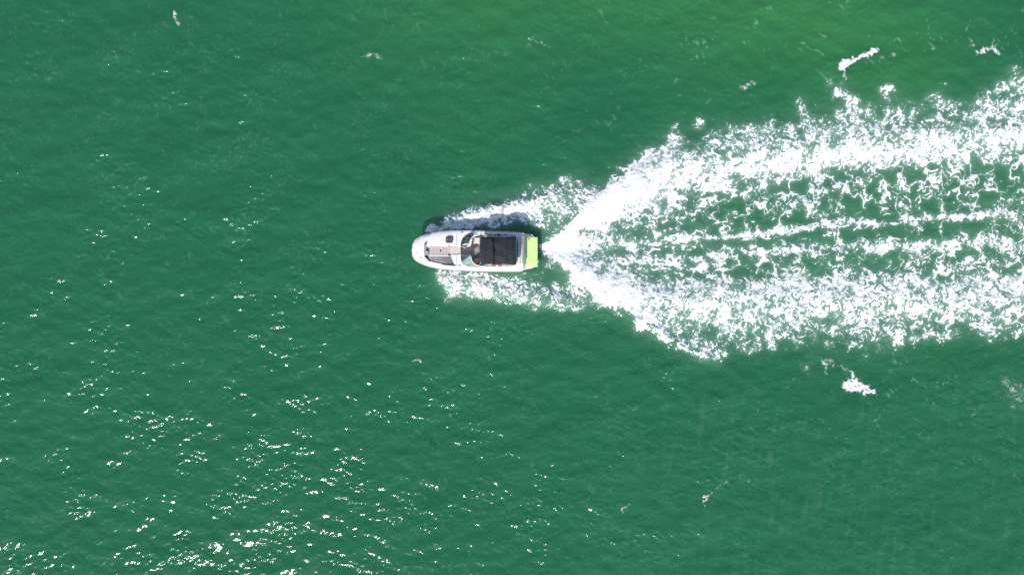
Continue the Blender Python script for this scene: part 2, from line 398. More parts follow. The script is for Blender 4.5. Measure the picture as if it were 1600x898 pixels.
def prism(bm, pts, z0, z1):
    """closed block over a polygon; z may be numbers or functions of (x, y)"""
    f0 = z0 if callable(z0) else (lambda x, y: z0); f1 = z1 if callable(z1) else (lambda x, y: z1)
    a = [bm.verts.new((x, y, f0(x, y))) for x, y in pts]; b = [bm.verts.new((x, y, f1(x, y))) for x, y in pts]
    bm.faces.new(a[::-1]); bm.faces.new(b); n = len(pts)
    for i in range(n): bm.faces.new((a[i], a[(i + 1) % n], b[(i + 1) % n], b[i]))

def tube(bm, path, r, n=8):
    """round bar along a path of points"""
    P = [Vector(p) for p in path]; rings = []
    for i, p in enumerate(P):
        t = (P[min(i + 1, len(P) - 1)] - P[max(i - 1, 0)]).normalized()
        u = t.cross(Vector((0, 0, 1)))
        u = u.normalized() if u.length > 1e-4 else Vector((1, 0, 0))
        w = t.cross(u)
        rings.append([bm.verts.new(p + (u * math.cos(2 * math.pi * k / n) + w * math.sin(2 * math.pi * k / n)) * r) for k in range(n)])
    for a, b in zip(rings, rings[1:]):
        for k in range(n): bm.faces.new((a[k], a[(k + 1) % n], b[(k + 1) % n], b[k]))
    bm.faces.new(rings[0][::-1]); bm.faces.new(rings[-1])

def smooth_path(pts, n=6):
    """Catmull-Rom through the points"""
    P = [Vector(p) for p in pts]; P = [P[0] * 2 - P[1]] + P + [P[-1] * 2 - P[-2]]; out = []
    for i in range(1, len(P) - 2):
        for k in range(n):
            t = k / n; a, b, c, e = P[i - 1], P[i], P[i + 1], P[i + 2]
            out.append(0.5 * ((2 * b) + (c - a) * t + (2 * a - 5 * b + 4 * c - e) * t * t + (3 * b - a - 3 * c + e) * t ** 3))
    return out + [P[-2]]

def inside(x, y, poly):
    c = False; n = len(poly)
    for i in range(n):
        x1, y1 = poly[i]; x2, y2 = poly[(i + 1) % n]
        if (y1 > y) != (y2 > y) and x < (x2 - x1) * (y - y1) / (y2 - y1) + x1: c = not c
    return c

def rounded(cx, cy, w, h, r, n=5, ang=0.0):
    out = []
    for sx, sy, a0 in ((1, 1, 0), (-1, 1, 90), (-1, -1, 180), (1, -1, 270)):
        for k in range(n + 1):
            a = math.radians(a0 + 90 * k / n)
            out.append((sx * (w / 2 - r) + r * math.cos(a), sy * (h / 2 - r) + r * math.sin(a)))
    ca, sa = math.cos(ang), math.sin(ang)
    return [(cx + x * ca - y * sa, cy + x * sa + y * ca) for x, y in out]

# ------------------------------------------------------------------ the sea
def px(x, y): return x / S + 800, 449 - y / S
DX = 0.08
gx = np.arange(-40, 40 + DX / 2, DX); gy = np.arange(-25, 25 + DX / 2, DX)
def stretch(g):
    st, e = [], DX
    p = g[-1]
    while p < 4000:
        e *= 1.13; p += e; st.append(p)
    st = np.array(st)
    return np.concatenate([-st[::-1], g, st]), len(st)
sx, nsx = stretch(gx); sy, nsy = stretch(gy)

def sea_waves():
    ny, nx = 640, 1024
    r = np.random.default_rng(77)
    kx = np.fft.fftfreq(nx, DX)[None, :] * 2 * math.pi; ky = np.fft.fftfreq(ny, DX)[:, None] * 2 * math.pi
    k = np.hypot(kx, ky) + 1e-9; th = np.arctan2(ky, kx)
    def part(lpk, lmin, lmax, ang, spread, rms_slope, pw):
        lam = 2 * math.pi / k
        amp = k ** (-pw) * np.exp(-(lam / lmax) ** 4) * np.exp(-(lmin / lam) ** 4)
        dth = np.angle(np.exp(1j * (th - math.radians(ang))))
        amp = amp * (np.abs(np.cos(dth)) ** spread + 0.02); amp[0, 0] = 0
        h = np.fft.ifft2(amp * (r.standard_normal((ny, nx)) + 1j * r.standard_normal((ny, nx)))).real
        s = math.sqrt((np.gradient(h, DX, axis=0) ** 2 + np.gradient(h, DX, axis=1) ** 2).mean())
        return h * (rms_slope / s)
    # long seas run up and left, a shorter chop rides over them, ripples at every angle
    h = part(5, 2.0, 6.0, 122, 4, 0.05, 2.0) + part(1.4, 0.7, 2.2, 102, 1.1, 0.108, 1.3)
    gust = np.clip(0.85 + 0.45 * blur(r.standard_normal((ny, nx)), 9) / 0.02, 0.7, 1.6)
    h += part(0.5, 0.24, 0.85, 105, .7, 0.150, 0.8) * gust
    return h + 0.9 * (h ** 2 - (h ** 2).mean()), gust

SEA, GUST = sea_waves()

def wake_relief(u, v):
    """height of the bow waves and of the ridges and troughs of the wake, from photograph pixels"""
    z = np.zeros_like(u)
    def ridge(kn, hw, h0, h1):
        k = np.array(kn, float); vc = np.interp(u, k[:, 0], k[:, 1]); w = np.clip((u - k[0, 0]) / (k[-1, 0] - k[0, 0]), 0, 1)
        e = np.clip((u - k[0, 0]) / 30, 0, 1) * np.clip((k[-1, 0] - u) / 60, 0, 1)
        return np.exp(-((v - vc) / hw) ** 2) * (h0 + (h1 - h0) * w) * e
    z += ridge([(672, 354), (720, 340), (780, 328), (850, 312), (930, 288)], 11, .42, .22)
    z += ridge([(672, 430), (720, 444), (800, 458), (880, 468), (940, 474)], 12, .40, .22)
    z += ridge([(866, 366), (940, 312), (1040, 258), (1200, 232), (1500, 208), (1800, 190)], 26, .42, .10)
    z += ridge([(866, 402), (940, 446), (1040, 472), (1200, 466), (1500, 468), (1800, 470)], 26, .40, .10)
    z += ridge([(985, 490), (1050, 532), (1160, 580)], 9, .22, .10)
    z -= ridge([(820, 392), (900, 388), (1000, 386), (1200, 380)], 14, .22, .02)
    return z

FAb = blur(np.pad(FA, 60), 6)[60:-60, 60:-60]
def at_foam(f, u, v):
    x = np.clip(u - U0, 0, FNX - 1.001); y = np.clip(v - V0, 0, FNY - 1.001)
    ok = (u >= U0) & (u < U1) & (v >= V0) & (v < V1)
    return np.where(ok, samp(f, x, y), 0)

def sea_height(x, y):
    j = (x + 40) / DX; i = (y + 25) / DX
    t = np.clip((40 - np.abs(x)) / 3, 0, 1) * np.clip((25 - np.abs(y)) / 3, 0, 1)
    u, v = px(x, y)
    z = samp(SEA, j, i) * t
    calm = at_foam(FAb, u, v)
    z = z * (1 - 0.35 * calm) + wake_relief(u, v) * t
    # the hull presses the water down
    q = ((u - 752) / 92) ** 4 + ((v - 392) / 25) ** 4
    return np.where(q < 1, np.minimum(z, z * .3 - 0.12 * (1 - q)), z)

X, Y = np.meshgrid(sx, sy)
Z = sea_height(X, Y)
Ug, Vg = px(X, Y)
shoal = np.exp(-(((Ug - 960) / 330) ** 2 + ((Vg + 20) / 120) ** 2)) * .42 + .14 * sst(500, 1500, Ug) * (1 - sst(250, 700, Vg)) + .10 * np.exp(-((Ug - 1450) / 300) ** 2 - ((Vg - 60) / 90) ** 2)
sn = grf(512, 512, 18, 200, 1.6, seed=51)
shoal = np.clip(shoal * (1 + .35 * samp(sn, (X / .3), (Y / .3))) + .03 * samp(sn, X / .25 + 99, Y / .25), 0, 1)
aer = np.clip(at_foam(blur(np.pad(FA, 60), 2.8)[60:-60, 60:-60], Ug, Vg) * .72 + at_foam(blur(np.pad(FD, 60), 14)[60:-60, 60:-60], Ug, Vg) * .30, 0, 1)
tin = (np.abs(X) <= 40) & (np.abs(Y) <= 25)
ruf = np.where(tin, samp(GUST, (X + 40) / DX, (Y + 25) / DX), 1.0)
# pale surface colour: thin scum lines, painted sky sheen of cat's-paw ruffles, wind streaks
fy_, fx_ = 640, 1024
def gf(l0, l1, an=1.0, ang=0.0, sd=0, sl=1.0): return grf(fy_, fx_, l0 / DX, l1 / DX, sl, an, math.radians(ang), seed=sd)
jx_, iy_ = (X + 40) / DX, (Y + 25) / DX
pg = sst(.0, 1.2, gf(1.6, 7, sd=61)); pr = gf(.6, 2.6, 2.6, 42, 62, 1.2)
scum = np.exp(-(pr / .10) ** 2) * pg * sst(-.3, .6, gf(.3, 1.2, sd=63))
sky_sheen = np.exp(-(gf(.36, .95, 1.25, -40, 64, .8) / .34) ** 2) * sst(-.4, .9, gf(.2, .6, 1, 0, 67, .5)) * sst(-.3, 1.5, gf(1.2, 5.5, 1.7, -58, 65))
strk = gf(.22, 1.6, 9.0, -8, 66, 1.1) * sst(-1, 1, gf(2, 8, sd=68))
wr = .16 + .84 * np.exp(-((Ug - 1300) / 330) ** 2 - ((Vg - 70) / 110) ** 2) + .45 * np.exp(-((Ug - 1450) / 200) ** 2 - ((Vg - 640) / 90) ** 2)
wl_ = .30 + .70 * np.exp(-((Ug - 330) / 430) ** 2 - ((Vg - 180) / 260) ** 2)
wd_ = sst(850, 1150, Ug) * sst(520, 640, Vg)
film_sheen = np.where(tin, np.clip(.62 * wr * samp(scum, jx_, iy_) + .115 * wl_ * samp(sky_sheen, jx_, iy_) + .012 * wd_ * np.clip(samp(strk, jx_, iy_) + .5, 0, 3), 0, 1), 0)
ny_, nx_ = X.shape
idx = np.arange(ny_ * nx_).reshape(ny_, nx_)
fc = np.stack([idx[:-1, :-1], idx[:-1, 1:], idx[1:, 1:], idx[1:, :-1]], -1).reshape(-1, 4)
sea = mesh_np('sea', np.stack([X, Y, Z], -1).reshape(-1, 3), fc, WATER, True, dict(shoal=shoal, aeration_sheen=np.clip(aer + film_sheen, 0, 1), ruffle=ruf))
setp(sea, 'green choppy open sea sparkling with sun glints', kind='structure')

# ------------------------------------------------------------------ foam: a sheet of bubbles lying on the water, lumpy and full of holes
def foam_sheet(name, alpha, lump, u0, v0, step, thick, m=None, kill=None):
    n0, n1 = alpha.shape
    j, i = np.meshgrid(np.arange(n1), np.arange(n0))
    u = u0 + j * step; v = v0 + i * step
    x = (u - 800) * S; y = (449 - v) * S
    z = sea_height(x, y) + 0.012 + alpha * (thick * np.clip(0.55 + 0.45 * lump, 0.05, 2))
    q = np.maximum.reduce([alpha[:-1, :-1], alpha[:-1, 1:], alpha[1:, 1:], alpha[1:, :-1]]) > 0.06
    if kill is not None: q &= ~kill[:-1, :-1]
    idn = np.arange(n0 * n1).reshape(n0, n1)
    f = np.stack([idn[1:, :-1], idn[1:, 1:], idn[:-1, 1:], idn[:-1, :-1]], -1)[q]
    used = np.unique(f); rm = np.full(n0 * n1, -1); rm[used] = np.arange(len(used))
    co = np.stack([x, y, z], -1).reshape(-1, 3)[used]
    return mesh_np(name, co, rm[f], m or FOAM, True, dict(foam=alpha.reshape(-1)[used]))

bow_zone = (uu < 868 + 60 * (vv < 330) + 62 * (vv > 446)) & ~((vv > 366) & (vv < 420) & (uu > 838))
up_side = vv < 392
f1 = foam_sheet('wake_foam', FA, FLUMP, U0, V0, 1.0, 0.06, kill=bow_zone)
setp(f1, 'white churned foam of the long wake spreading behind the boat', 'foam', kind='stuff')
f2 = foam_sheet('bow_wave_foam', FA, FLUMP, U0, V0, 1.0, 0.14, kill=~(bow_zone & up_side))
setp(f2, 'white bow wave foam along the shaded side of the boat beside the smoked hatch', 'foam', kind='stuff')
f3 = foam_sheet('bow_wave_foam', FA, FLUMP, U0, V0, 1.0, 0.14, kill=~(bow_zone & ~up_side))
setp(f3, 'white bow wave foam along the sunny side of the boat beside the grey lounge', 'foam', kind='stuff')

# small breaking crests away from the boat, each its own patch
def whitecap(label, cu, cv, strokes, size=40, seed=0, dens=1.0, thick=0.06):
    """strokes: lists of (du, dv, half width, coverage) in photograph pixels"""
    st = 0.6; n = int(2 * size / st)
    j, i = np.meshgrid(np.arange(n), np.arange(n))
    u = (j * st - size); v = (i * st - size)
    nz = grf(n, n, 3, 14, .9, 2.2, math.radians(-25), seed=seed); wz = grf(n, n, 10, 40, 1.0, seed=seed + 1); wy = grf(n, n, 10, 40, 1.0, seed=seed + 2)
    uw = u + wz * 1.6; vw = v + wy * 1.6; Dm = np.zeros((n, n))
    for stx in strokes:
        for a, b in zip(stx, stx[1:]):
            ex, ey = b[0] - a[0], b[1] - a[1]; L2 = ex * ex + ey * ey + 1e-9
            t = np.clip(((uw - a[0]) * ex + (vw - a[1]) * ey) / L2, 0, 1)
            dd = np.hypot(uw - a[0] - t * ex, vw - a[1] - t * ey)
            Dm = np.maximum(Dm, (a[3] + (b[3] - a[3]) * t) * np.exp(-(dd / (a[2] + (b[2] - a[2]) * t)) ** 2))
    al = np.clip(1.35 * Dm * dens * sst(-.5, .5, rank(nz) - (1 - Dm * dens) + .16) + .3 * Dm ** 2, 0, 1.05) * (Dm > .06)
    al = np.clip(blur(al, 1.1) * dens, 0, 1)
    o = foam_sheet('whitecap', al, nz, cu - size, cv - size, st, thick, m=CAPFOAM)
    return setp(o, label, 'whitecap', 'whitecaps scattered over the sea')

caps = [
    ('long thin whitecap with a hooked tail above the upper wake edge', 1336, 96, [[(32, -18, 4, 1.0), (20, -12, 4.5, 1.05), (2, -4, 3, .9), (-18, 4, 6, 1.1), (-24, 12, 5, .7)], [(-18, 6, 4, .8), (-15, 26, 2, .5)]]),
    ('ragged pair of small whitecaps near the top right corner of the sea', 1540, 76, [[(-24, -10, 6, .5), (-20, -4, 5, .5)], [(-14, 6, 4, .7), (6, 0, 5, .85), (22, 6, 4, .6)], [(12, -12, 4, .55), (14, 0, 3, .6)]]),
    ('small pale tuft of foam above the upper wake edge', 1168, 134, [[(-10, 4, 4, .6), (0, -1, 5, .7), (10, -4, 4, .55)]]),
    ('bright solid wedge-shaped whitecap below the lower wake edge', 1340, 598, [[(-16, 4, 8, 1.1), (-8, 2, 10, 1.2), (8, 8, 6.5, 1.15), (26, 14, 4, 1.0)], [(-8, 0, 5, .9), (-6, -14, 3, .6)], [(-4, -12, 3, .5), (-30, -28, 3, .35)]]),
    ('thin curved fleck of foam in the upper left of the sea', 277, 30, [[(-3, -9, 2.4, .9), (-2, 0, 2.2, .8), (2, 9, 2, .7)]]),
    ('faint short arc of foam below the curved fleck in the upper left', 182, 87, [[(-5, -5, 1.6, .6), (0, 1, 1.8, .6), (7, 5, 1.4, .4)]]),
    ('small double fleck of foam near the top edge left of the boat bow', 580, 87, [[(-14, 2, 2, .5), (-4, -1, 2.4, .7), (8, 0, 2, .6), (16, 3, 1.6, .4)]]),
    ('thin curl of foam in the lower middle of the sea', 976, 796, [[(-8, 8, 2, .5), (-2, -1, 2.2, .7), (8, -8, 1.8, .5)]]),
    ('crescent of foam right of the thin curl in the lower sea', 1102, 780, [[(-2, 8, 2.2, .7), (0, -2, 2.6, .8), (8, -10, 2, .5), (18, -18, 3, .4), (34, -30, 5, .3)]]),
    ('small pale dab of foam below the boat', 655, 564, [[(-6, -2, 3, .75), (2, 0, 3.4, .75), (7, 4, 2, .5)]]),
    ('broken patch of foam left of the wedge-shaped whitecap', 1290, 570, [[(-8, -8, 3, .6), (2, -2, 4, .65), (0, 10, 4, .55)], [(6, -6, 4, .6), (12, 0, 3, .5)]]),
    ('speckled patch of foam by the right edge below the wake', 1582, 610, [[(-14, -18, 7, .45), (0, 0, 9, .5), (12, 16, 8, .4)], [(6, -10, 6, .5), (24, 4, 7, .45)]]),
    ('slanting streak of flecks above the boat near the top edge', 846, 67, [[(-18, -6, 1.8, .55), (0, 0, 2, .65), (16, 10, 1.6, .45)]]),
]
for k, (lb, cu_, cv_, stx) in enumerate(caps):
    whitecap(lb, cu_, cv_, stx, seed=300 + 7 * k, dens=1.0 if k in (0, 3) else .8)

# ------------------------------------------------------------------ the boat
ROOT = Vector((-2.445, 2.458, 0.0)); YAW = math.radians(-1.25)
boat = bpy.data.objects.new('motorboat', None); C.objects.link(boat)
boat.location = ROOT; boat.rotation_euler = (0, 0, YAW)
setp(boat, 'white sport cruiser with charcoal canopy and lime green swim platform heading left', 'boat')

def L(u, v, z):
    """boat coordinates of the point at height z seen at photograph pixel (u, v); x runs aft, y to starboard"""
    f = S * (1 - z / H)
    wx, wy = (u - 800) * f - ROOT.x, (449 - v) * f - ROOT.y
    c, s = math.cos(-YAW), math.sin(-YAW)
    return wx * c - wy * s, wx * s + wy * c
def A(X, Y, z): return L(640 + X / 11.22, 350 + Y / 11.22, z)     # bow measurements
def B(X, Y, z): return L(710 + X / 11.23, 350 + Y / 11.23, z)     # cockpit measurements
def P3(f, X, Y, z): x, y = f(X, Y, z); return (x, y, z)

KP = S * (1 - 1.15 / H)
half = [(643.9, 0.0), (644.0, 4.5), (644.5, 8.5), (645.4, 11.2), (646.8, 13.7), (649, 16.0), (652, 18.3), (656, 20.4), (660, 22.1), (666, 24.3), (673, 26.3), (680, 27.8),
        (688, 29.1), (696, 30.0), (706, 30.7), (716, 31.2), (736, 31.7), (755, 31.8), (774, 31.7), (790, 31.5), (803, 31.2), (812, 30.8), (816, 30.2), (818, 29.0)]
HX = [(a - 743) * KP + 0.07 for a, _ in half]; HB = [b * KP for _, b in half]
CY = -0.075
def sheer(x): return 1.14 - 0.024 * x + 0.002 * max(0, -x) ** 1.5
def beam(x): return float(np.interp(x, HX, HB))

def hull_bm():
    bm = bmesh.new(); rows = []
    x0, x1 = HX[0], HX[-1]
    for x, b in zip(HX, HB):
        t = (x - x0) / (x1 - x0)                                   # 0 bow, 1 stern
        zs = sheer(x)
        rise = max(0.0, 1 - t / 0.42)
        zk = -0.42 + (zs - 0.12 + 0.42) * rise ** 2.2               # keel climbs to the stem
        zc = 0.05 + (zs - 0.35) * max(0.0, 1 - t / 0.5) ** 1.8      # chine
        zc = max(zc, zk + 0.02)
        row = []
        for wdt, z in ((0, zk), (.45, zk + (zc - zk) * .5), (.90 - .12 * rise, zc), (.92 - .1 * rise, zc + .05), (.965 - .03 * rise, zc + (zs - zc) * .55), (.99, zs - .10), (1.0, zs - .02)):
            row.append((wdt * b, max(z, zk)))
        rows.append((x, row))
    ring = []
    for x, row in rows:
        pts = [bm.verts.new((x, CY - y, z)) for y, z in row[::-1]] + [bm.verts.new((x, CY + y, z)) for y, z in row[1:]]
        ring.append(pts)
    for a, b in zip(ring, ring[1:]):
        for k in range(len(a) - 1): bm.faces.new((a[k], a[k + 1], b[k + 1], b[k]))
    bm.faces.new(ring[-1])
    bmesh.ops.remove_doubles(bm, verts=bm.verts, dist=1e-4)
    return bm
build('hull', hull_bm(), M['hullw'], boat, smooth=True)

# outline of the deck, bow round to stern and back
outline = [(x, CY - b) for x, b in zip(HX, HB)] + [(x, CY + b) for x, b in zip(HX[::-1], HB[::-1])][:-1]
def scaled(k): return [(x * 1.0 - (0.0), CY + (y - CY) * k) for x, y in outline]

bm = bmesh.new()
rr = [(x, y * 1.0, sheer(x) - .06) for x, y in outline]
tube(bm, [(x, y + (0.012 if y > CY else -0.012), z) for x, y, z in rr[1:len(HX)]], 0.034, 6)
tube(bm, [(x, y + (0.012 if y > CY else -0.012), z) for x, y, z in rr[len(HX):]] , 0.034, 6)
build('rub_rail', bm, M['rail'], boat, smooth=True)

def dk(x, y):
    """deck height: crowned foredeck that falls to the gunwales"""
    b = max(beam(x), .05); q = min(1, abs(y - CY) / b)
    crown = 0.14 * (1 - q ** 2) * float(np.clip((-0.9 - x) / 0.8, 0, 1))
    roll = -0.05 * max(0, (q - .88) / .12) ** 2
    return sheer(x) + 0.0 + crown + roll

zd = 1.18
well = [A(*p, zd) for p in [(262, 335), (300, 338), (302, 395), (360, 396), (620, 398), (886, 404), (886, 532), (730, 541), (745, 600), (790, 722), (690, 716), (560, 700), (440, 676), (345, 652), (302, 604), (262, 560)]]
cock = [B(*p, 1.12) for p in [(108, 402), (215, 398), (285, 388), (300, 330), (318, 262), (350, 222), (420, 200), (560, 190), (800, 186), (980, 190), (1060, 196), (1100, 240), (1112, 330), (1112, 560),
        (1104, 650), (1075, 716), (980, 730), (800, 736), (560, 738), (430, 730), (352, 704), (318, 660), (300, 600), (288, 545), (200, 536), (108, 532)]]

def deck_bm():
    pts, edges = [], []
    def loop(p):
        n0 = len(pts); pts.extend(Vector(q) for q in p)
        edges.extend((n0 + i, n0 + (i + 1) % len(p)) for i in range(len(p)))
    loop(outline); loop(well); loop(cock)
    inner = [(CY + (y - CY), x) for x, y in outline]
    for x in np.arange(-4.0, 3.15, .16):
        for q in (-.96, -.9, -.82, -.65, -.45, -.25, -.05, .15, .35, .55, .75, .88, .94):
            y = CY + q * beam(x)
            if inside(x, y, well) or inside(x, y, cock): continue
            if min((Vector((x, y)) - p).length for p in pts[:len(outline) + len(well) + len(cock)]) > .035: pts.append(Vector((x, y)))
    v, e, f, _, _, _ = geometry.delaunay_2d_cdt([Vector((p[0], p[1])) for p in pts], edges, [], 0, 1e-5)
    bm = bmesh.new(); vs_ = [bm.verts.new((p.x, p.y, dk(p.x, p.y))) for p in v]
    for t in f:
        cx = sum(v[i].x for i in t) / 3; cy = sum(v[i].y for i in t) / 3
        if inside(cx, cy, outline) and not inside(cx, cy, well) and not inside(cx, cy, cock):
            try: bm.faces.new([vs_[i] for i in t])
            except ValueError: pass
    bmesh.ops.recalc_face_normals(bm, faces=bm.faces)
    for fc_ in bm.faces:
        if fc_.normal.z < 0: fc_.normal_flip()
    # walls of the two wells
    def wall(poly, zf):
        n = len(poly)
        for i in range(n):
            (x0, y0), (x1, y1) = poly[i], poly[(i + 1) % n]
            bm.faces.new([bm.verts.new(q) for q in ((x0, y0, dk(x0, y0)), (x1, y1, dk(x1, y1)), (x1, y1, zf), (x0, y0, zf))])
    wall(well, .70); wall(cock, .72)
    # deck edge turned down over the hull
    n = len(outline)
    for i in range(n):
        (x0, y0), (x1, y1) = outline[i], outline[(i + 1) % n]
        bm.faces.new([bm.verts.new(q) for q in ((x0, y0, dk(x0, y0)), (x0, y0, sheer(x0) - .09), (x1, y1, sheer(x1) - .09), (x1, y1, dk(x1, y1)))])
    return bm
dkbm = deck_bm()
me = bpy.data.meshes.new('deck'); dkbm.to_mesh(me); dkbm.free(); me.materials.append(M['gel'])
for p in me.polygons: p.use_smooth = p.normal.z > .6
deck = bpy.data.objects.new('deck', me); C.objects.link(deck); deck.parent = boat

# ---- bow
bm = bmesh.new(); prism(bm, well, .66, lambda x, y: dk(x, y) - .14); build('bow_sole', bm, M['grey'], boat)
# lounge: sunken seat with raised ribs
lo = [A(*p, .82) for p in [(358, 562), (708, 572), (724, 640), (768, 715), (560, 692), (440, 668), (352, 642), (345, 600)]]
bm = bmesh.new(); prism(bm, lo, .62, lambda x, y: dk(x, y) - .09); lounge = build('bow_lounge', bm, M['lav'], boat, bevel=.015)
for k in range(6):
    bm = bmesh.new(); y = 573 + 20 * k; xl = 366 + 6 * k; xr = 704 + (6 * k if k < 3 else 9 * k)
    if k > 3: xl = 400 + 70 * (k - 3)
    pts = [A(xl, y + 2, 1.2), A((xl + xr) / 2, y + 5 + k * .6, 1.2), A(xr, y + 9 + k, 1.2)]
    tube(bm, [(p[0], p[1], dk(*p) - .085) for p in pts], .026, 6)
    build('rib', bm, M['grey'], lounge, smooth=True)
# pink walkway cushion and peach step
bm = bmesh.new(); prism(bm, [A(*p, 1.0) for p in [(358, 404), (700, 404), (702, 545), (358, 540)]], .62, lambda x, y: dk(x, y) - .06)
walk = build('bow_cushion', bm, M['pink'], boat, bevel=.03)
for k in range(5):
    bm = bmesh.new(); xx = 420 + 56 * k
    pts = [A(xx, 410, 1.25), A(xx, 475, 1.25), A(xx, 538, 1.25)]
    tube(bm, [(p[0], p[1], dk(*p) - .06) for p in pts], .009, 5); build('piping', bm, M['lav'], walk)
bm = bmesh.new(); prism(bm, [A(*p, 1.0) for p in [(704, 410), (884, 410), (884, 528), (704, 528)]], .62, lambda x, y: dk(x, y) - .045)
build('bow_step', bm, M['peach'], boat, bevel=.02)
bm = bmesh.new(); prism(bm, [A(*p, 1.02) for p in [(352, 542), (706, 548), (708, 566), (352, 560)]], .62, lambda x, y: dk(x, y) - .02)
build('seat_divider', bm, M['gel'], boat, bevel=.01)
# anchor gear
bm = bmesh.new(); prism(bm, [A(*p, 1.1) for p in [(264, 345), (296, 345), (298, 580), (264, 575)]], .62, lambda x, y: dk(x, y) - .03)
build('anchor_locker_lid', bm, M['grey'], boat, bevel=.02)
bm = bmesh.new(); x, y = A(306, 510, 1.1); prism(bm, rounded(x, y, .30, .30, .149, 6), .9, dk(x, y) + .03)
build('windlass', bm, M['grey'], boat, bevel=.02, smooth=False)
def cleat(f, X, Y, ang=0.0, ln=.16, m='black', z=None):
    x, y = f(X, Y, 1.2); z = dk(x, y) if z is None else z
    bm = bmesh.new(); c, s = math.cos(ang), math.sin(ang)
    tube(bm, [(x - c * ln / 2, y - s * ln / 2, z + .045), (x - c * ln * .25, y - s * ln * .25, z + .055), (x + c * ln * .25, y + s * ln * .25, z + .055), (x + c * ln / 2, y + s * ln / 2, z + .045)], .017, 6)
    for k in (-1, 1): tube(bm, [(x + k * c * .03, y + k * s * .03, z - .005), (x + k * c * .03, y + k * s * .03, z + .05)], .014, 6)
    return build('cleat', bm, M[m], boat, smooth=True)
def knob(name, f, X, Y, r, m, z=None, h=.05):
    x, y = f(X, Y, 1.2); z = dk(x, y) if z is None else z
    bm = bmesh.new(); prism(bm, rounded(x, y, 2 * r, 2 * r, r * .99, 4), z - .08, z + h)
    return build(name, bm, M[m], boat, bevel=r * .3)
knob('bow_light', A, 290, 342, .055, 'black', h=.07); knob('bow_light', A, 290, 579, .06, 'black', h=.07)
knob('table_mount', A, 545, 470, .05, 'black', h=-.045); knob('table_mount', A, 690, 541, .05, 'black', h=.012)
knob('latch', A, 690, 386, .04, 'grey', h=.02)
cleat(A, 150, 286, .9, m='chrome'); cleat(A, 198, 596, -.75, m='chrome'); cleat(A, 914, 156, 0, m='chrome'); cleat(A, 868, 734, 0, m='chrome')
cleat(A, 132, 502, 1.5, .12, m='chrome')
bm = bmesh.new()
pth = smooth_path([P3(A, X_, Y_, 1.33) for X_, Y_ in [(130, 541), (190, 547), (262, 562), (300, 610), (350, 660)]], 5)
tube(bm, pth, .016, 6)
for p in (pth[0], pth[8], pth[14], pth[-1]): tube(bm, [(p[0], p[1], dk(p[0], p[1]) - .01), tuple(p)], .012, 6)
build('grab_rail', bm, M['chrome'], boat, smooth=True)
bm = bmesh.new(); pth = smooth_path([P3(A, X_, Y_, 1.26) for X_, Y_ in [(560, 708), (660, 722), (760, 730), (812, 731)]], 4)
tube(bm, pth, .022, 6)
for p in (pth[0], pth[6], pth[-1]): tube(bm, [(p[0], p[1], dk(p[0], p[1]) - .01), tuple(p)], .014, 6)
build('grab_rail', bm, M['rail'], boat, smooth=True)
bm = bmesh.new(); pth = smooth_path([P3(A, X_, Y_, 1.26) for X_, Y_ in [(185, 262), (240, 232), (300, 205), (370, 184)]], 4)
tube(bm, pth, .014, 6)
for p in (pth[0], pth[6], pth[-1]): tube(bm, [(p[0], p[1], dk(p[0], p[1]) - .01), tuple(p)], .011, 6)
build('grab_rail', bm, M['chrome'], boat, smooth=True)
# foredeck hatch
x, y = A(695, 275, 1.28); z = dk(x, y)
bm = bmesh.new(); prism(bm, rounded(x, y, .47, .43, .15, 5, YAW), z - .05, z + .035); hatch = build('foredeck_hatch', bm, M['hatchf'], boat, bevel=.012)
bm = bmesh.new(); prism(bm, rounded(x, y, .35, .31, .11, 5, YAW), z + .02, z + .043); build('pane', bm, M['hatch'], hatch, bevel=.006)
for dx in (-.13, .13):
    bm = bmesh.new(); prism(bm, rounded(x + dx, y + .0, .05, .10, .02, 3), z + .03, z + .055); build('hinge', bm, M['grey'], hatch)
# seams of the deck moulding
for xa, ya, xb, yb in ((822, 160, 822, 380), (822, 552, 822, 725)):
    bm = bmesh.new(); n = 8
    tube(bm, [(*A(xa + (xb - xa) * k / n, ya + (yb - ya) * k / n, 1.2), dk(*A(xa + (xb - xa) * k / n, ya + (yb - ya) * k / n, 1.2)) + .001) for k in range(n + 1)], .012, 5)
    build('deck_seam', bm, M['grey'], boat)

# ---- cockpit
bm = bmesh.new(); prism(bm, cock, .70, .745); build('cockpit_sole', bm, M['carpet'], boat)
bm = bmesh.new(); prism(bm, [B(*p, .75) for p in [(110, 408), (200, 408), (200, 528), (110, 528)]], .75, .79)
build('companion_step', bm, M['carpet'], boat, bevel=.015)
bm = bmesh.new(); prism(bm, [B(*p, 1.0) for p in [(110, 383), (222, 383), (222, 399), (110, 400)]], .8, 1.175)
build('console_trim', bm, M['black'], boat, bevel=.008)
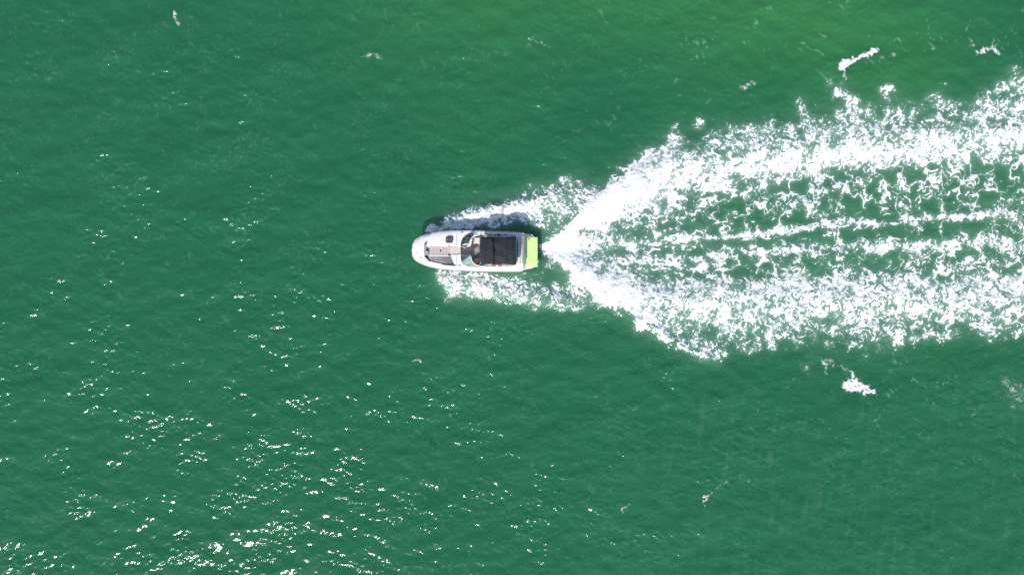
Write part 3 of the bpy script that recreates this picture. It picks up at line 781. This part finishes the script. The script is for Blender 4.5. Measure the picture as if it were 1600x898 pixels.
# helm
hz = 1.16
helm_poly = [B(*p, 1.2) for p in [(150, 335), (146, 290), (160, 245), (188, 208), (232, 190), (300, 184), (330, 192), (300, 232), (278, 270), (262, 318), (250, 340)]]
bm = bmesh.new(); prism(bm, helm_poly, 1.05, lambda x, y: dk(x, y) + .035); dash = build('helm_dash', bm, M['teal'], boat, bevel=.012)
for c_, r_, sz in (((222, 236), 'pale', (.30, .24)), ((205, 300), 'pale', (.15, .10))):
    x, y = B(*c_, 1.25); bm = bmesh.new(); prism(bm, rounded(x, y, *sz, .03, 3, math.radians(20)), 1.15, dk(x, y) + .07); build('instrument_highlight', bm, M['highlight'], dash, bevel=.01)  # pale panels paint the white highlight in the windscreen glass
cx, cy = B(298, 312, 1.3); bm = bmesh.new(); ring = []
for k in range(25):
    a = 2 * math.pi * k / 24; ring.append((cx + .10 * math.cos(a) * .7 + .03, cy + .19 * math.sin(a), 1.18 + .09 * math.cos(a)))
tube(bm, ring, .018, 6)
for a in (0.5, 2.6, 4.7): tube(bm, [(cx + .03, cy, 1.17), (cx + .03 + .07 * math.cos(a), cy + .19 * math.sin(a), 1.18 + .09 * math.cos(a))], .014, 5)
build('steering_wheel', bm, M['black'], boat, smooth=True)
def seat(name, f, X0, Y0, X1, Y1, z0, z1, m, back=None):
    bm = bmesh.new(); prism(bm, [f(X0, Y0, z1), f(X1, Y0, z1), f(X1, Y1, z1), f(X0, Y1, z1)], z0, z1); o = build(name, bm, M[m], boat, bevel=.05, seg=3)
    if back:
        bx0, by0, bx1, by1, bz = back
        bm = bmesh.new(); prism(bm, [f(bx0, by0, bz), f(bx1, by0, bz), f(bx1, by1, bz), f(bx0, by1, bz)], z1 - .05, bz); build('backrest', bm, M[m], o, bevel=.04, seg=3)
    return o
seat('helm_seat', B, 338, 240, 425, 340, .75, 1.12, 'cream', (425, 238, 462, 345, 1.32))
seat('companion_seat', B, 345, 600, 430, 690, .75, 1.08, 'maroon', (425, 600, 462, 692, 1.35))
seat('side_seat', B, 520, 640, 1000, 726, .75, 1.10, 'cream')
seat('side_seat', B, 560, 200, 1000, 280, .75, 1.10, 'cream')
seat('aft_bench', B, 960, 290, 1100, 630, .75, 1.10, 'cream')
for a_, b_ in ((655, 720), (765, 830)):
    bm = bmesh.new(); prism(bm, [B(a_, 716, 1.2), B(b_, 714, 1.2), B(b_ - 6, 752, 1.2), B(a_ + 12, 748, 1.2)], 1.1, 1.235)
    build('coaming_cushion', bm, M['red'], boat, bevel=.03, seg=3)
for a_, b_ in ((725, 765), (850, 900), (940, 1020)):
    bm = bmesh.new(); prism(bm, [B(a_, 716, 1.2), B(b_, 716, 1.2), B(b_ + 2, 744, 1.2), B(a_, 742, 1.2)], 1.1, 1.22)
    build('coaming_cushion', bm, M['cream'], boat, bevel=.03, seg=3)
for X_ in (630, 774):
    x, y = B(X_, 190, 1.2); bm = bmesh.new(); prism(bm, rounded(x, y, .15, .13, .06, 4), 1.05, dk(x, y) + .012); build('cup_holder', bm, M['black'], boat)
bm = bmesh.new(); pth = smooth_path([P3(B, X_, Y_, 1.3) for X_, Y_ in [(440, 180), (600, 172), (800, 170), (1000, 178)]], 5); tube(bm, pth, .016, 6)
for p in (pth[0], pth[5], pth[10], pth[-1]): tube(bm, [(p[0], p[1], dk(p[0], p[1]) - .01), tuple(p)], .012, 6)
build('grab_rail', bm, M['chrome'], boat, smooth=True)

# ---- windscreen: base follows the console, top leans aft to the cockpit edge
def screen_side(base, top, name):
    b_ = smooth_path([P3(B, *p, 1.2) for p in base], 5); t_ = smooth_path([P3(B, *p, 1.62) for p in top], 5)
    b_ = [Vector((p.x, p.y, dk(p.x, p.y) + .01)) for p in b_]
    bm = bmesh.new(); tube(bm, t_, .022, 6); fr = build(name, bm, M['gel'], boat, smooth=True)
    bm = bmesh.new(); tube(bm, b_, .014, 6); build('sill', bm, M['rail'], fr, smooth=True)
    n = len(b_); cuts = [0, n // 3, 2 * n // 3, n - 1]
    for a, c in zip(cuts, cuts[1:]):
        bm = bmesh.new(); lo_ = [bm.verts.new(p) for p in b_[a:c + 1]]; hi_ = [bm.verts.new(p) for p in t_[a:c + 1]]
        for k in range(c - a): bm.faces.new((lo_[k], lo_[k + 1], hi_[k + 1], hi_[k]))
        build('pane', bm, M['glass'], fr, smooth=True)
    for k in cuts:
        bm = bmesh.new(); tube(bm, [tuple(b_[k]), tuple(t_[k])], .014, 6); build('mullion', bm, M['rail'], fr, smooth=True)
    return fr
screen_side([(112, 384), (116, 330), (140, 260), (190, 200), (270, 172), (380, 166)], [(262, 362), (264, 330), (280, 280), (320, 225), (365, 198), (430, 188)], 'windscreen')
screen_side([(112, 540), (116, 610), (140, 680), (200, 722), (300, 744), (430, 748)], [(285, 560), (296, 598), (312, 645), (345, 690), (390, 716), (450, 728)], 'windscreen')

# ---- canopy
zc0 = 1.92
def canopy_z(s, t):
    """s 0..1 front to back, t -1..1 across"""
    z = zc0 - 0.10 * t * t - 0.05 * abs(t) ** 6
    z += float(np.interp(s, [0, .06, .30, .355, .40, .46, .60, .675, .72, .86, 1.0], [-.03, .02, .03, .02, -.10, -.08, .00, .07, .02, -.03, -.14]))
    z += .035 * math.sin(9 * s + 3 * t) * math.sin(4 * t + 2) * (1 if .3 < s < .7 else .35)
    dv = (s - (.36 + .07 * (1 - abs(t)) * (1 - t) * .8)) / .028
    z -= .085 * math.exp(-dv * dv)
    d2 = (s - (.52 - .10 * t)) / .03; z += .035 * math.exp(-d2 * d2) * math.exp(-((t + .3) / .5) ** 2)
    d3 = (s - (.19 + .05 * t)) / .035; z -= .018 * math.exp(-d3 * d3)
    d4 = (s - (.83 + .06 * math.sin(3 * t))) / .03; z -= .022 * math.exp(-d4 * d4)
    return z
bm = bmesh.new(); NS, NT = 72, 48; g = []
for i in range(NS + 1):
    s = i / NS; row = []
    for j in range(NT + 1):
        t = -1 + 2 * j / NT
        xa = 440 + 668 * s + (14 * (1 - abs(t)) if s > .5 else 0) * (s - .5) * 2
        top, bot = np.interp(s, [0, .05, .3, .5, .7, .93, 1.0], [234, 224, 222, 224, 226, 216, 262]), np.interp(s, [0, .04, .3, .5, .7, .93, 1.0], [706, 712, 700, 690, 700, 716, 660])
        ya = bot + (top - bot) * (t + 1) / 2
        z = canopy_z(s, t); x, y = B(xa, ya, 2.0)
        row.append(bm.verts.new((x, y, z + .011 * math.sin(37 * s + 11 * t) * math.sin(13 * t - 9 * s) + .008 * math.sin(61 * s - 17 * t + 3 * math.sin(5 * t)))))
    g.append(row)
for i in range(NS):
    for j in range(NT): bm.faces.new((g[i][j], g[i][j + 1], g[i + 1][j + 1], g[i + 1][j]))
# hem hanging down all round
edge = [r[0] for r in g] + g[-1][1:] + [r[-1] for r in g[::-1]][1:] + g[0][::-1][1:-1]
low = [bm.verts.new(v.co + Vector((0, 0, -.09))) for v in edge]
for k in range(len(edge)): bm.faces.new((edge[k], edge[(k + 1) % len(edge)], low[(k + 1) % len(edge)], low[k]))
canopy = build('canopy', bm, M['canvas'], boat, smooth=True)
for s in (.02, .345, .675, .975):
    bm = bmesh.new(); pts = []
    for j in range(0, NT + 1, 4):
        v = g_co = None
        t = -1 + 2 * j / NT; xa = 440 + 668 * s
        top, bot = np.interp(s, [0, .05, .3, .5, .7, .93, 1.0], [234, 224, 222, 224, 226, 216, 262]), np.interp(s, [0, .04, .3, .5, .7, .93, 1.0], [706, 712, 700, 690, 700, 716, 660])
        x, y = B(xa, bot + (top - bot) * (t + 1) / 2, 2.0); pts.append((x, y, canopy_z(s, t) + .004))
    tube(bm, pts, .014, 6); build('seam', bm, M['seam'], canopy, smooth=True)
for s, foot in ((.03, .42), (.675, .55), (.97, .66)):
    bm = bmesh.new(); pts = []
    xs = 440 + 668 * s; xf = 440 + 668 * foot
    for sg, yt, yf in ((-1, 712, 745), (1, 222, 182)):
        pass
    p = [P3(B, xf, 745, 1.15), P3(B, xs, 708, 1.68), P3(B, xs, 690, 1.82), P3(B, xs, 600, 1.87), P3(B, xs, 465, 1.88), P3(B, xs, 330, 1.87), P3(B, xs, 245, 1.82), P3(B, xs, 226, 1.68), P3(B, xf, 182, 1.15)]
    tube(bm, smooth_path(p, 4), .016, 7); build('canopy_bow', bm, M['chrome'], boat, smooth=True)

# ---- stern
for k, (y0, y1) in enumerate(((212, 330), (334, 455), (459, 580), (584, 700))):
    bm = bmesh.new(); prism(bm, [B(1118, y0, 1.2), B(1196, y0, 1.2), B(1196, y1, 1.2), B(1118, y1, 1.2)], .9, 1.17 + .0)
    o = build('sunpad_cushion', bm, M['cream'], boat, bevel=.035, seg=3)
    bm = bmesh.new(); tube(bm, [P3(B, 1157, y0 + 12, 1.175), P3(B, 1157, y1 - 12, 1.175)], .008, 5); build('piping', bm, M['grey'], o)
bm = bmesh.new(); prism(bm, [B(1204, 214, .95), B(1222, 214, .95), B(1222, 718, .95), B(1204, 718, .95)], 1.0, 1.125)
build('transom_trim', bm, M['grey'], boat, bevel=.01)
zp = .52
plat = [B(1196, 166, zp), B(1250, 168, zp), B(1330, 178, zp), B(1372, 188, zp), B(1392, 208, zp), B(1400, 240, zp), B(1402, 738, zp), B(1388, 762, zp), B(1350, 778, zp), B(1270, 792, zp), B(1196, 806, zp)]
bm = bmesh.new(); prism(bm, plat, .36, zp); build('swim_platform', bm, M['gel'], boat, bevel=.03, seg=3)
# lime mat: padded, rolls over the after edge
bm = bmesh.new(); NS2, NT2 = 26, 40; g2 = []
for i in range(NS2 + 1):
    s = i / NS2; row = []
    for j in range(NT2 + 1):
        t = j / NT2
        Y0_ = 232 if s < .62 else 226; 
        Yt = 212 + 24 * (1 - s) ** 2 + (14 if s > .66 else 0); Yb = 742 + 8 * s
        x, y = B(1258 + 204 * min(1, s / .94), Yt + (Yb - Yt) * t, .62)
        z = zp + .11 - .02 * (2 * s - .8) ** 2 - .03 * ((2 * t - 1) ** 8)
        if s > .94: z -= .22 * ((s - .94) / .06); x += .015 * (s - .94) / .06
        if s < .04: z -= .08 * (1 - s / .04)
        z += .012 * math.sin(5 * t + 2 * s) + .008 * math.sin(21 * t + 4 * s) * s
        row.append(bm.verts.new((x, y, z)))
    g2.append(row)
for i in range(NS2):
    for j in range(NT2): bm.faces.new((g2[i][j], g2[i][j + 1], g2[i + 1][j + 1], g2[i + 1][j]))
edge = [r[0] for r in g2] + g2[-1][1:] + [r[-1] for r in g2[::-1]][1:] + g2[0][::-1][1:-1]
low = [bm.verts.new((v.co.x, v.co.y, min(v.co.z - .02, zp + .004) if v not in g2[-1] else v.co.z - .02)) for v in edge]
for k in range(len(edge)): bm.faces.new((edge[k], edge[(k + 1) % len(edge)], low[(k + 1) % len(edge)], low[k]))
swim = build('swim_mat', bm, M['lime'], boat, smooth=True)
bm = bmesh.new(); prism(bm, [B(*p, .68) for p in [(1278, 212), (1340, 214), (1326, 268), (1308, 292), (1294, 268)]], zp + .02, zp + .16)
build('canopy_shadow', bm, M['olive'], boat, bevel=.015)  # canopy corner's shadow on the mat, put in as an olive block
for Y_ in (196, 770):
    x, y = B(1262, Y_, .55); cleat(B, 1250, Y_, 0, .16, 'chrome', z=zp)

# spray thrown up along the bow waves: far too many drops to count
def spray():
    r = np.random.default_rng(5); base = []; faces = []
    oct_v = np.array([(1, 0, 0), (-1, 0, 0), (0, 1, 0), (0, -1, 0), (0, 0, 1), (0, 0, -1)], float)
    oct_f = np.array([(0, 2, 4), (2, 1, 4), (1, 3, 4), (3, 0, 4), (2, 0, 5), (1, 2, 5), (3, 1, 5), (0, 3, 5)])
    ys, xs = np.nonzero((FD > .15) & (np.hypot(*np.gradient(blur(FD, 2))) > .025) & (uu > 660) & (uu < 1700))
    pick = r.choice(len(xs), 2600); u = xs[pick] + U0 + r.normal(0, 3, 2600); v = ys[pick] + V0 + r.normal(0, 3, 2600)
    ok = ~((u > 640) & (u < 845) & (np.abs(v - 392) < 36)); u, v = u[ok], v[ok]
    x = (u - 800) * S; y = (449 - v) * S
    z = sea_height(x, y) + r.exponential(.08, len(u)) * np.where(u < 960, 2.0, .8) + .03
    rad = np.clip(r.lognormal(-4.25, .4, len(u)), .006, .03)
    co = np.stack([x, y, z], -1)[:, None, :] + oct_v[None] * rad[:, None, None]
    f = oct_f[None] + (np.arange(len(u)) * 6)[:, None, None]
    o = mesh_np('spray', co.reshape(-1, 3), f.reshape(-1, 3), mat('spray_drops', (.9, .92, .92), .4), True)
    setp(o, 'white droplets of spray along the foam edges', 'spray', kind='stuff')
spray()
